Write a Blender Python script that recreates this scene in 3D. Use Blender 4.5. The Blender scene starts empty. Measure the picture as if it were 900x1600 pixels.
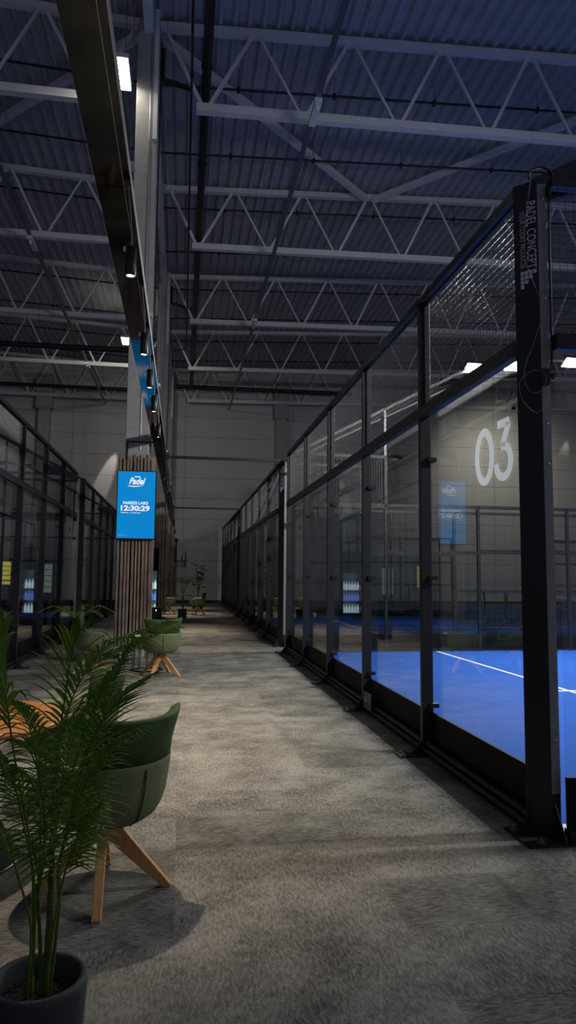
import bpy, math, random
from mathutils import Vector, Matrix
R = math.radians
PI = math.pi
random.seed(7)
scene = bpy.context.scene
COL = scene.collection

# ---------------------------------------------------------------- camera model
F, YAW, PIT, ROL, CH = 1079.3, .1508, .0924, .0093, 1.5057
cy, sy, cp, sp = math.cos(YAW), math.sin(YAW), math.cos(PIT), math.sin(PIT)
FW = Vector((sy*cp, cy*cp, sp)); RT = Vector((cy, -sy, 0)); UP = Vector((-sy*sp, -cy*sp, cp))

def at(x, y, Y):
    """point of the photograph (x, y) at distance Y down the hall"""
    dx, dy = x-450, y-800
    u = math.cos(ROL)*dx+math.sin(ROL)*dy
    v = -math.sin(ROL)*dx+math.cos(ROL)*dy
    d = FW*F+RT*u-UP*v
    d = d*(Y/d.y)
    return Vector((d.x, d.y, d.z+CH))

# ---------------------------------------------------------------- helpers
class MB:
    def __init__(s): s.v = []; s.f = []; s.sm = []
    def add(s, vs, fs, smooth=False):
        n = len(s.v); s.v += [tuple(v) for v in vs]
        s.f += [tuple(i+n for i in f) for f in fs]; s.sm += [smooth]*len(fs)
    def box(s, x0, x1, y0, y1, z0, z1):
        vs = [(x, y, z) for z in (z0, z1) for y in (y0, y1) for x in (x0, x1)]
        s.add(vs, [(0, 2, 3, 1), (4, 5, 7, 6), (0, 1, 5, 4), (2, 6, 7, 3), (0, 4, 6, 2), (1, 3, 7, 5)])
        return s
    def prism(s, pts, z0, z1):
        n = len(pts)
        vs = [(x, y, z0) for x, y in pts]+[(x, y, z1) for x, y in pts]
        s.add(vs, [tuple(range(n-1, -1, -1)), tuple(range(n, 2*n))]+[(i, (i+1) % n, (i+1) % n+n, i+n) for i in range(n)])
        return s
    def bar(s, a, b, w, h=None, upv=(0, 0, 1), w2=None, h2=None):
        """rectangular bar from a to b, w wide, h tall"""
        h = h or w; w2 = w2 or w; h2 = h2 or h
        a = Vector(a); b = Vector(b); d = (b-a).normalized(); u = Vector(upv)
        if abs(d.dot(u)) > .98: u = Vector((0, 1, 0))
        r = d.cross(u).normalized(); u = r.cross(d).normalized()
        vs = []
        for p, ww, hh in ((a, w, h), (b, w2, h2)):
            vs += [p-r*ww/2-u*hh/2, p+r*ww/2-u*hh/2, p+r*ww/2+u*hh/2, p-r*ww/2+u*hh/2]
        s.add(vs, [(0, 3, 2, 1), (4, 5, 6, 7), (0, 1, 5, 4), (1, 2, 6, 5), (2, 3, 7, 6), (3, 0, 4, 7)])
        return s
    def tube(s, pts, r, n=8, caps=True, r2=None):
        pts = [Vector(p) for p in pts]; m = len(pts); vs = []
        d0 = (pts[1]-pts[0]).normalized()
        u = Vector((0, 0, 1)) if abs(d0.z) < .9 else Vector((1, 0, 0))
        for i, p in enumerate(pts):
            d = (pts[min(i+1, m-1)]-pts[max(i-1, 0)]).normalized()
            a = d.cross(u).normalized(); u = a.cross(d).normalized()
            rr = r if r2 is None else r+(r2-r)*i/(m-1)
            vs += [p+(a*math.cos(2*PI*k/n)+u*math.sin(2*PI*k/n))*rr for k in range(n)]
        fs = [(i*n+k, i*n+(k+1) % n, (i+1)*n+(k+1) % n, (i+1)*n+k) for i in range(m-1) for k in range(n)]
        s.add(vs, fs, n > 4)
        if caps: s.add(vs[:n], [tuple(range(n-1, -1, -1))]); s.add(vs[-n:], [tuple(range(n))])
        return s
    def lathe(s, prof, c=(0, 0, 0), n=32, smooth=True):
        vs = []
        for r, z in prof:
            vs += [(c[0]+r*math.cos(2*PI*k/n), c[1]+r*math.sin(2*PI*k/n), c[2]+z) for k in range(n)]
        fs = [(i*n+k, i*n+(k+1) % n, (i+1)*n+(k+1) % n, (i+1)*n+k) for i in range(len(prof)-1) for k in range(n)]
        s.add(vs, fs, smooth); return s
    def grid(s, rows, closed=False, smooth=True):
        m = len(rows); n = len(rows[0]); vs = [p for r in rows for p in r]
        fs = [(i*n+k, i*n+(k+1) % n, (i+1)*n+(k+1) % n, (i+1)*n+k) for i in range(m-1) for k in range(n if closed else n-1)]
        s.add(vs, fs, smooth); return s
    def xf(s, M):
        s.v = [tuple(M @ Vector(v)) for v in s.v]; return s
    def mesh(s, name):
        me = bpy.data.meshes.new(name); me.from_pydata(s.v, [], s.f)
        me.polygons.foreach_set('use_smooth', s.sm); me.update(); return me
    def build(s, name, mat, parent=None, bevel=0, label=None):
        o = bpy.data.objects.new(name, s.mesh(name)); COL.objects.link(o)
        if mat: o.data.materials.append(mat)
        if parent is not None: o.parent = parent
        if bevel:
            b = o.modifiers.new('bevel', 'BEVEL'); b.width = bevel; b.segments = 2; b.limit_method = 'ANGLE'
        if label: o['label'] = label
        return o

def tag(o, label=None, cat=None, group=None, kind=None):
    if label: o['label'] = label
    if cat: o['category'] = cat
    if group: o['group'] = group
    if kind: o['kind'] = kind
    return o
def thing(name, label, cat, loc=(0, 0, 0), rz=0, group=None):
    o = bpy.data.objects.new(name, None); COL.objects.link(o); o.empty_display_size = .1
    o.location = loc; o.rotation_euler = (0, 0, rz)
    return tag(o, label, cat, group)
def kids(o): return [c for c in COL.objects if c.parent is o]
def dup(root, loc, rz=None, label=None, group=None, skip=()):
    r = root.copy(); COL.objects.link(r); r.location = loc
    if rz is not None: r.rotation_euler = (0, 0, rz)
    if label: r['label'] = label
    if group: r['group'] = group
    for ch in kids(root):
        if ch.name.split('.')[0] in skip: continue
        c = ch.copy(); COL.objects.link(c); c.parent = r
        for g in kids(ch):
            d = g.copy(); COL.objects.link(d); d.parent = c
    return r

def text_mb(txt, size=1, bold=0, shear=0, align='CENTER', squeeze=1):
    """flat lettering in the x/z plane, cap height about .7*size, facing -y"""
    cu = bpy.data.curves.new('lettering', 'FONT'); cu.body = txt; cu.size = size; cu.offset = bold
    cu.shear = shear; cu.align_x = align; cu.resolution_u = 3
    o = bpy.data.objects.new('lettering', cu); COL.objects.link(o)
    dg = bpy.context.evaluated_depsgraph_get()
    me = bpy.data.meshes.new_from_object(o.evaluated_get(dg))
    mb = MB(); mb.add([(v.co.x*squeeze, 0, v.co.y) for v in me.vertices], [tuple(p.vertices) for p in me.polygons])
    bpy.data.objects.remove(o); bpy.data.curves.remove(cu); bpy.data.meshes.remove(me)
    return mb

def fit(mb, x0, x1, z0, z1):
    xs = [v[0] for v in mb.v]; zs = [v[2] for v in mb.v]; a, b, c, d = min(xs), max(xs), min(zs), max(zs)
    mb.v = [(x0+(v[0]-a)/(b-a)*(x1-x0), v[1], z0+(v[2]-c)/(d-c)*(z1-z0)) for v in mb.v]; return mb

# ---------------------------------------------------------------- materials
def mat(name, color, rough=.5, metal=0, spec=.5, emit=None, es=0):
    m = bpy.data.materials.new(name); m.use_nodes = True
    b = m.node_tree.nodes['Principled BSDF']
    b.inputs['Base Color'].default_value = (*color, 1); b.inputs['Roughness'].default_value = rough
    b.inputs['Metallic'].default_value = metal; b.inputs['Specular IOR Level'].default_value = spec
    if emit: b.inputs['Emission Color'].default_value = (*emit, 1); b.inputs['Emission Strength'].default_value = es
    return m
class NT:
    def __init__(s, m): s.t = m.node_tree; s.b = s.t.nodes['Principled BSDF']
    def n(s, typ, **k):
        o = s.t.nodes.new(typ)
        for a, b in k.items(): setattr(o, a, b)
        return o
    def l(s, a, b): s.t.links.new(a, b)
    def noise(s, vec, scale, detail=3, rough=.6):
        o = s.n('ShaderNodeTexNoise'); o.inputs['Scale'].default_value = scale
        o.inputs['Detail'].default_value = detail; o.inputs['Roughness'].default_value = rough
        s.l(vec, o.inputs['Vector']); return o.outputs['Fac']
    def mapping(s, vec, scale=(1, 1, 1), rot=(0, 0, 0)):
        o = s.n('ShaderNodeMapping'); o.inputs['Scale'].default_value = scale; o.inputs['Rotation'].default_value = rot
        s.l(vec, o.inputs['Vector']); return o.outputs[0]
    def ramp(s, fac, stops):
        o = s.n('ShaderNodeValToRGB'); e = o.color_ramp.elements
        while len(e) < len(stops): e.new(.5)
        for i, (p, c) in enumerate(stops): e[i].position = p; e[i].color = (*c, 1)
        s.l(fac, o.inputs[0]); return o.outputs[0]
    def math(s, op, a, b=None, c=None):
        o = s.n('ShaderNodeMath', operation=op)
        for i, q in enumerate((a, b, c)):
            if q is None: continue
            if isinstance(q, (int, float)): o.inputs[i].default_value = q
            else: s.l(q, o.inputs[i])
        return o.outputs[0]
    def mixf(s, f, a, b):
        o = s.n('ShaderNodeMix'); s.l(f, o.inputs[0]); s.l(a, o.inputs[2]); s.l(b, o.inputs[3]); return o.outputs[0]
    def mixc(s, f, a, b, bt='MIX'):
        o = s.n('ShaderNodeMix', data_type='RGBA', blend_type=bt)
        for i, q in ((0, f), (6, a), (7, b)):
            if isinstance(q, tuple): o.inputs[i].default_value = (*q, 1)
            elif isinstance(q, (int, float)): o.inputs[i].default_value = q
            else: s.l(q, o.inputs[i])
        return o.outputs[2]
    def bump(s, h, strength=.3, dist=.01):
        o = s.n('ShaderNodeBump'); o.inputs['Strength'].default_value = strength; o.inputs['Distance'].default_value = dist
        s.l(h, o.inputs['Height']); s.l(o.outputs[0], s.b.inputs['Normal'])
    def obj(s): return s.n('ShaderNodeTexCoord').outputs['Object']

def carpet_mat():
    m = mat('carpet', (.2, .19, .17), .95, spec=.15); t = NT(m); p = t.obj()
    fl = t.n('ShaderNodeVectorMath', operation='FLOOR'); mp = t.mapping(p, (1.0, 2.0, 1)); t.l(mp, fl.inputs[0])
    wn = t.n('ShaderNodeTexWhiteNoise', noise_dimensions='3D'); t.l(fl.outputs[0], wn.inputs['Vector'])
    sel = t.math('GREATER_THAN', wn.outputs['Value'], .45)
    def layer(a, b):
        warp = t.n('ShaderNodeVectorMath', operation='MULTIPLY_ADD')
        nz = t.n('ShaderNodeTexNoise'); nz.inputs['Scale'].default_value = 9; nz.inputs['Detail'].default_value = 2; t.l(p, nz.inputs['Vector'])
        t.l(nz.outputs['Color'], warp.inputs[0]); warp.inputs[1].default_value = (.05, .05, 0); t.l(p, warp.inputs[2])
        return t.noise(t.mapping(warp.outputs[0], (a, b, 1)), 1, 5, .72)
    st = t.mixf(sel, layer(20, 85), layer(80, 22))
    blot = t.noise(p, 2.6, 5, .7); grain = t.noise(p, 260, 2, .8)
    v = t.math('ADD', t.math('MULTIPLY', st, .62), t.math('MULTIPLY', blot, .45))
    v = t.math('ADD', v, t.math('MULTIPLY', t.math('SUBTRACT', grain, .5), .55))
    v = t.math('ADD', v, t.math('MULTIPLY', wn.outputs['Value'], .07))
    c = t.ramp(v, [(.45, (.060, .057, .051)), (.56, (.165, .158, .144)), (.69, (.31, .297, .27))])
    t.l(c, t.b.inputs['Base Color']); t.bump(v, .5, .006)
    return m
def noisy(name, stops, scale, rough=.6, stretch=(1, 1, 1), metal=0, spec=.4, bump=0, detail=4):
    m = mat(name, stops[0][1], rough, metal, spec); t = NT(m)
    f = t.noise(t.mapping(t.obj(), stretch), scale, detail, .65)
    t.l(t.ramp(f, stops), t.b.inputs['Base Color'])
    if bump: t.bump(f, bump, .004)
    return m
def wall_mat():
    m = mat('wall_panel', (.55, .54, .51), .55, spec=.3); t = NT(m)
    sep = t.n('ShaderNodeSeparateXYZ'); t.l(t.obj(), sep.inputs[0])
    fr = t.math('FRACT', t.math('MULTIPLY', sep.outputs[2], .88)); g = t.math('LESS_THAN', fr, .022)
    fx = t.math('FRACT', t.math('MULTIPLY', sep.outputs[0], 1/6.)); gx = t.math('LESS_THAN', fx, .004)
    fine = t.math('LESS_THAN', t.math('FRACT', t.math('MULTIPLY', sep.outputs[2], 8.8)), .14)
    gg = t.math('MAXIMUM', g, gx)
    base = t.mixc(t.noise(t.obj(), .6, 3), (.50, .49, .465), (.58, .57, .54))
    base = t.mixc(t.math('MULTIPLY', fine, .18), base, (.25, .245, .23))
    t.l(t.mixc(t.math('MULTIPLY', gg, .75), base, (.12, .12, .11)), t.b.inputs['Base Color'])
    return m
def glass_mat():
    m = bpy.data.materials.new('clear_glass'); m.use_nodes = True; nt = m.node_tree; nt.nodes.clear()
    out = nt.nodes.new('ShaderNodeOutputMaterial'); mx = nt.nodes.new('ShaderNodeMixShader')
    tr = nt.nodes.new('ShaderNodeBsdfTransparent'); tr.inputs[0].default_value = (.955, .975, .965, 1)
    gl = nt.nodes.new('ShaderNodeBsdfGlossy'); gl.inputs['Roughness'].default_value = 0.0
    lw = nt.nodes.new('ShaderNodeLayerWeight'); lw.inputs[0].default_value = .5
    pw = nt.nodes.new('ShaderNodeMath'); pw.operation = 'POWER'; pw.inputs[1].default_value = 4.6; nt.links.new(lw.outputs['Facing'], pw.inputs[0])
    fr = nt.nodes.new('ShaderNodeMath'); fr.operation = 'MULTIPLY_ADD'; fr.inputs[1].default_value = .88; fr.inputs[2].default_value = .04; nt.links.new(pw.outputs[0], fr.inputs[0])
    nt.links.new(fr.outputs[0], mx.inputs[0]); nt.links.new(tr.outputs[0], mx.inputs[1]); nt.links.new(gl.outputs[0], mx.inputs[2])
    nt.links.new(mx.outputs[0], out.inputs[0]); return m
def leaf_mat(name, a, b):
    m = mat(name, a, .42, spec=.45); t = NT(m)
    f = t.noise(t.obj(), 7, 3)
    c = t.mixc(f, a, b); t.l(c, t.b.inputs['Base Color'])
    tl = t.n('ShaderNodeBsdfTranslucent'); t.l(c, tl.inputs[0]); mx = t.n('ShaderNodeMixShader'); mx.inputs[0].default_value = .38
    out = [n for n in t.t.nodes if n.type == 'OUTPUT_MATERIAL'][0]
    t.l(t.b.outputs[0], mx.inputs[1]); t.l(tl.outputs[0], mx.inputs[2]); t.l(mx.outputs[0], out.inputs[0]); return m

M = dict(
    carpet=carpet_mat(), wall=wall_mat(), glass=glass_mat(),
    black=noisy('black_powder_coat', [(.3, (.014, .0148, .0175)), (.7, (.020, .021, .024))], 60, .38, metal=0, spec=.4),
    kick=mat('black_kick_board', (.007, .007, .0075), .6, spec=.12),
    gloss=mat('gloss_black_panel', (.004, .004, .005), .07, spec=.35),
    steel=noisy('painted_grey_steel', [(.3, (.68, .67, .66)), (.7, (.75, .74, .73))], 3, .45, spec=.4),
    deck=noisy('galvanised_deck', [(.3, (.42, .42, .44)), (.7, (.50, .50, .52))], 2.2, .48, metal=.1, spec=.5),
    galv=noisy('galvanised_tray', [(.3, (.16, .16, .165)), (.7, (.25, .25, .26))], 30, .4, metal=.5),
    concrete=noisy('concrete', [(.25, (.33, .325, .30)), (.75, (.44, .43, .40))], 4, .85, spec=.2, bump=.1),
    baseplate=mat('worn_black_plate', (.045, .045, .046), .35, metal=.4),
    armgrey=mat('grey_arm_tube', (.10, .10, .10), .4, metal=.3),
    plate=noisy('dull_metal_plate', [(.3, (.20, .20, .20)), (.7, (.28, .28, .28))], 40, .4, metal=.35),  # paler grey for the lit side face of the black masts
    pipe=mat('black_pipe', (.012, .012, .013), .5),
    mesh=mat('welded_wire', (.09, .09, .095), .35, metal=.5),
    alu=mat('brushed_edge', (.55, .55, .53), .35, metal=.9),
    white=mat('white_vinyl', (.85, .87, .83), .5),
    letter=mat('grey_lettering', (.70, .72, .74), .5),
    line=mat('white_court_line', (.80, .82, .85), .8),
    slat=noisy('weathered_slat', [(.25, (.16, .115, .088)), (.5, (.32, .235, .18)), (.75, (.48, .38, .30))], 2.2, .8, (14, 14, 1.1), spec=.2, bump=.3),
    ash=noisy('oiled_ash_wood', [(.3, (.50, .25, .08)), (.55, (.62, .34, .12)), (.8, (.72, .43, .17))], 6, .45, (14, 14, 1.2), spec=.4),
    top=noisy('orange_wood_top', [(.3, (.42, .155, .045)), (.7, (.60, .25, .075))], 4, .35, (2, 22, 2), spec=.5),
    velvet=noisy('green_velvet', [(.3, (.030, .060, .020)), (.7, (.055, .100, .034))], 9, .75, spec=.2),
    dark=mat('dark_metal', (.015, .016, .017), .4, metal=.3),
    pot=noisy('charcoal_pot', [(.35, (.052, .054, .058)), (.65, (.080, .083, .088))], 130, .75, spec=.3, bump=.2),
    soil=noisy('soil_gravel', [(.35, (.006, .006, .006)), (.55, (.02, .019, .018)), (.72, (.10, .098, .095))], 260, .8, bump=1),
    leaf=leaf_mat('palm_leaf', (.11, .23, .022), (.21, .37, .045)),
    leaf2=leaf_mat('dark_leaf', (.010, .035, .010), (.02, .06, .016)),
    stem=noisy('palm_stem', [(.3, (.07, .10, .02)), (.7, (.13, .16, .04))], 20, .5, (1, 1, 4)),
    tabletop=mat('pale_table_top', (.55, .54, .50), .35),
    lampglow=mat('warm_lens', (1, 1, 1), .4, emit=(1, .80, .55), es=28),
    flood=mat('flood_lens', (1, 1, 1), .4, emit=(.93, .97, 1), es=60),
    offlens=mat('unlit_lens', (.10, .105, .11), .2),
    bay=mat('high_bay_lens', (1, 1, 1), .4, emit=(1, .93, .80), es=9),
    screen=mat('screen_blue', (0, 0, 0), .3, emit=(.0, .235, .62), es=.95),
    screentext=mat('screen_white', (0, 0, 0), .3, emit=(.86, .90, .95), es=.95),
    screenfaint=mat('screen_pale_text', (0, 0, 0), .3, emit=(.25, .50, .80), es=.8),
    signgreen=mat('sign_green', (.02, .10, .04), .5), signpale=mat('sign_pale', (.42, .46, .34), .5),
    cable=mat('grey_cable', (.20, .20, .21), .45), bcable=mat('black_cable', (.012, .012, .012), .4),
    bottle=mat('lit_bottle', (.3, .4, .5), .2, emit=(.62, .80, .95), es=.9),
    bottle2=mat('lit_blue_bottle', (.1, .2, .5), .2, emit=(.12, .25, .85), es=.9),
    fridgeback=mat('fridge_lit_back', (.2, .2, .2), .5, emit=(.25, .32, .38), es=.12),
    fridgelit=mat('lit_white_front', (.3, .3, .3), .4, emit=(.50, .55, .50), es=.45),
    yellow=mat('lit_yellow_front', (.5, .4, .05), .4, emit=(.85, .68, .10), es=.8),
)
def fabric():
    m = mat('boucle_green', (.09, .10, .06), .95, spec=.15); t = NT(m); p = t.obj()
    v = t.n('ShaderNodeTexVoronoi'); v.inputs['Scale'].default_value = 230; t.l(p, v.inputs['Vector'])
    f = t.noise(p, 60, 3, .7)
    t.l(t.mixc(t.math('MULTIPLY', v.outputs['Distance'], 1.2), (.25, .29, .165), (.125, .155, .08)), t.b.inputs['Base Color'])
    t.bump(t.math('ADD', v.outputs['Distance'], f), .45, .003); return m
M['boucle'] = fabric()
def translucent(m, f):
    t = NT(m); tl = t.n('ShaderNodeBsdfTranslucent'); tl.inputs[0].default_value = t.b.inputs['Base Color'].default_value
    mx = t.n('ShaderNodeMixShader'); mx.inputs[0].default_value = f; out = [n for n in t.t.nodes if n.type == 'OUTPUT_MATERIAL'][0]
    t.l(t.b.outputs[0], mx.inputs[1]); t.l(tl.outputs[0], mx.inputs[2]); t.l(mx.outputs[0], out.inputs[0])
M['vinyl'] = mat('translucent_vinyl', (.96, .97, .94), .5); translucent(M['vinyl'], .5)
def turf():
    m = mat('blue_turf', (.03, .13, .62), .9, spec=.1); t = NT(m); p = t.obj()
    f = t.noise(p, 120, 2, .8); g = t.noise(p, 1.3, 3)
    c = t.mixc(f, (.010, .060, .32), (.026, .118, .51)); c = t.mixc(t.math('MULTIPLY', g, .35), c, (.03, .12, .46))
    t.l(c, t.b.inputs['Base Color']); t.bump(f, .4, .005); return m
M['turf'] = turf()

# ---------------------------------------------------------------- room shell
def struct(name, mb, m): return tag(mb.build(name, m), kind='structure')
struct('floor', MB().box(-22, 24, -3, 38.2, -.2, 0), M['carpet'])
struct('wall_far', MB().box(-22, 24, 38, 38.25, 0, 15), M['wall'])
struct('wall_left', MB().box(-22.25, -22, -3, 38.25, 0, 15), M['wall'])
struct('wall_right', MB().box(24, 24.25, -3, 38.25, 0, 15), M['wall'])
struct('baseboard_far', MB().box(-22, 24, 37.96, 38, 0, .16), M['dark'])
# trapezoidal roof deck, ribs running down the hall, falling 5 % to the column line
def zroof(X): return 12.76+.05*abs(X+.87)
mb = MB(); prof = []
X = -22.0
while X < 24:
    for dx, dz in ((0, 0), (.06, 0), (.10, .105), (.235, .105)):
        prof.append((X+dx, zroof(X+dx)+dz))
    X += .30
rows = [[(x, -3, z) for x, z in prof], [(x, 38.2, z) for x, z in prof]]
mb.grid(rows, smooth=False)
struct('ceiling', mb, M['deck'])

# ---------------------------------------------------------------- roof trusses
WEB = .06
def truss(side):
    """side +1: from the column line to the right, -1: to the left"""
    t = thing('roof_truss', '', 'roof truss')
    s = side; XE = 24.4 if s > 0 else 21
    def W(d): return s*d          # local x, origin on the column line x=-.87
    def zt(d): return 12.64+.05*d
    def zb(d): return 10.95+(.025*d if s > 0 else 0)
    MB().bar((W(.1), 0, zt(.1)), (W(XE), 0, zt(XE)), .16, .15).build('top_chord', M['steel'], t)
    MB().bar((W(.94), 0, zb(.94)), (W(XE), 0, zb(XE)), .16, .17).build('bottom_chord', M['steel'], t)
    d = .24; first = True
    nodes = [(.22, 1)]
    q = 1.12; k = 0
    while q < XE: nodes.append((q, -1 if k % 2 == 0 else 1)); q += 1.02; k += 1
    for i, ((a, ta), (b, tb)) in enumerate(zip(nodes, nodes[1:])):
        ga = .05 if i else 0; w = WEB+.02 if ta > 0 and i < 2 else (WEB+.012 if tb > 0 else WEB-.01)
        pa = (W(a+.07), 0, zt(a)-.05) if ta > 0 else (W(a+.07), 0, zb(a)+.06)
        pb = (W(b-.07), 0, zt(b)-.05) if tb > 0 else (W(b-.07), 0, zb(b)+.06)
        MB().bar(pa, pb, w, w).build('web_member', M['steel'], t)
    MB().bar((W(.05), 0, zt(0)-.12), (W(.05), 0, zt(0)+.10), .2, .16, (0, 1, 0)).build('end_plate', M['steel'], t)
    return t
TY = [13.4, 19.4, 25.4, 31.4, 37.4]
ordr = ['nearest', 'second nearest', 'third nearest', 'fourth nearest', 'last before the far wall']
for s, nm in ((1, 'right'), (-1, 'left')):
    t0 = truss(s)
    for i, Y in enumerate(TY):
        lab = 'pale grey lattice roof truss %s of the pillars, %s' % (nm, ordr[i])
        if i == 0: t0.location = (-.87, Y, 0); tag(t0, lab, group='lattice roof trusses')
        else: dup(t0, (-.87, Y, 0), label=lab, group='lattice roof trusses')
# longitudinal beam over the columns
tag(MB().box(-.97, -.79, 6, 38, 12.1, 12.5).build('roof_beam', M['steel']), 'grey steel beam running the hall along the pillar tops', 'beam')
# roof bracing
def brace(a, b, lab):
    tag(MB().bar(a, b, .15, .15).build('roof_brace', M['steel']), lab, 'roof brace', 'diagonal braces in the roof plane')
brace((-.65, 13.5, 12.50), (5.25, 19.3, 12.83), 'grey diagonal roof brace from the screen pillar to the second right truss')
brace((5.45, 19.3, 12.83), (11.3, 13.5, 13.12), 'grey diagonal roof brace rising rightward from the second right truss')
brace((-1.1, 13.5, 12.50), (-7.0, 19.3, 12.8), 'grey diagonal roof brace on the left side behind the black beam')

# sprinkler pipes
PY = [14.6, 17.1, 19.8, 22.6, 25.7, 28.7, 31.6, 34.6]
ords = ['nearest', 'second', 'third', 'fourth', 'fifth', 'sixth', 'seventh', 'farthest']
for i, Y in enumerate(PY):
    t = thing('sprinkler_pipe', 'thin black sprinkler pipe across the roof, %s of the eight from the camera' % ords[i], 'pipe', (0, Y, 0), 0, 'thin sprinkler pipes under the deck')
    def zp(X): return 12.28+.05*abs(X+.87)
    MB().tube([(-21.9, 0, zp(-21.9)), (-.87, 0, zp(-.87)), (23.9, 0, zp(23.9))], .028, 6).build('pipe', M['pipe'], t)
    for X in (-8.5, -5.5, -2.5, 1, 3.2, 5.6, 8.2, 11, 14):
        z = zp(X); c = MB().box(X-.03, X+.03, -.045, .045, z-.06, z+.05); c.tube([(X, 0, z+.03), (X, 0, z+.48)], .006, 4); c.build('hanger', M['pipe'], t)
# far horizontal ducts
for a, b, r, lab in (((-9.8, 37.2, 11.4), (-1.2, 37.2, 11.4), .09, 'black pipe along the far wall left of the pillars'),
                     ((-.6, 37.2, 11.7), (9.2, 37.2, 11.75), .11, 'black pipe along the far wall right of the pillars'),
                     ((-12, 25.0, 9.58), (-1.2, 25.0, 9.60), .10, 'black pipe crossing the left bay level with the second pillar')):
    t = thing('service_pipe', lab, 'pipe'); MB().tube([a, b], r, 10).build('pipe', M['pipe'], t)
    for k in range(4):
        p = Vector(a).lerp(Vector(b), (k+.5)/4); MB().tube([p, (p.x, p.y, zroof(p.x))], .008, 4).build('hanger_rod', M['galv'], t)
# rain water main with branches
t = thing('rainwater_pipe', 'thick black rainwater pipe running down the hall under the roof', 'pipe', (.26, 0, 11.55))
MB().tube([(0, 6.5, 0), (0, 36.9, 0)], .095, 14).build('main_pipe', M['pipe'], t)
for Y in (13.7, 25.7):
    MB().tube([(-.90, Y, .85), (-.90, Y, .28), (-.86, Y, .18), (-.72, Y, .15), (-.12, Y, .0)], .055, 10).build('branch_pipe', M['pipe'], t)
for Y in (9.9, 12.9, 16.2, 20, 24, 28, 32, 36):
    MB().tube([(0, Y, 0), (0, Y+.08, 0)], .115, 14).build('coupling', M['pipe'], t)
t = thing('conduit_pipe', 'thin black pipe hanging beside the thick rainwater pipe', 'pipe', (0, 0, 10.8))
MB().tube([(-.035, 6.5, 0), (-.035, 24.5, 0), (-.035, 24.5, -1.2), (-.5, 24.6, -1.25)], .026, 8).build('pipe', M['pipe'], t)
for Y in (12.2, 18, 24): MB().tube([(-.035, Y, 0), (-.035, Y+.06, 0)], .045, 8).build('coupling', M['pipe'], t)
# perforated cable trays
def tray(X, lab, boxes):
    t = thing('cable_tray', lab, 'cable tray', (X, 0, 10.66), 0)
    b = MB(); b.box(-.05, .05, 7, 37.6, -.01, 0); b.box(-.05, -.042, 7, 37.6, 0, .05); b.box(.042, .05, 7, 37.6, 0, .05)
    Y = 7.0
    while Y < 37: b.box(-.018, .018, Y, Y+.10, -.014, -.01); Y += .2
    b.build('tray', M['galv'], t)
    for Y in boxes:
        MB().box(-.07, .07, Y-.38, Y+.38, -.11, -.015).build('junction_box', M['steel'], t, .006)
        MB().lathe([(0, -.19), (.03, -.19), (.035, -.15), (.03, -.11), (0, -.11)], (0, Y-.25, 0), 10).build('sensor', M['white'], t)
    for Y in range(10, 38, 6): MB().tube([(0, Y, .02), (0, Y, 2.2)], .006, 4).build('hanger_rod', M['galv'], t)
tray(2.38, 'long galvanised cable tray under the right roof bays', (12.6, 24.2))
tray(-4.3, 'long galvanised cable tray under the left roof bays', (19.2, 30.5))
# high bay lamps
hb = thing('high_bay_lamp', 'bright rectangular high-bay lamp left of the screen pillar top', 'lamp', (-1.50, 12.75, 11.05), 0, 'high-bay lamps')
def bay_parts(t, big):
    b = MB().box(-.32, .30, -.45, .45, 0, .08); b.build('housing', M['steel'], t)
    MB().box(-.30, .28, -.42, .42, -.012, -.001).build('lens', M['bay'], t)
    for x in (-.2, .2): MB().tube([(x, 0, .06), (x, 0, 1.5)], .008, 4).build('hanger_rod', M['galv'], t)
    g = MB()
    for k in range(6): g.bar((-.32+k*.124, -.44, -.03), (-.32+k*.124, .44, -.03), .006)
    for k in range(4): g.bar((-.32, -.42+k*.28, -.03), (.30, -.42+k*.28, -.03), .006)
    g.build('ball_guard', M['galv'], t)
bay_parts(hb, 1)
dup(hb, (-2.35, 28.3, 11.05), label='smaller looking high-bay lamp deeper in the hall left of the pillars')

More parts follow.
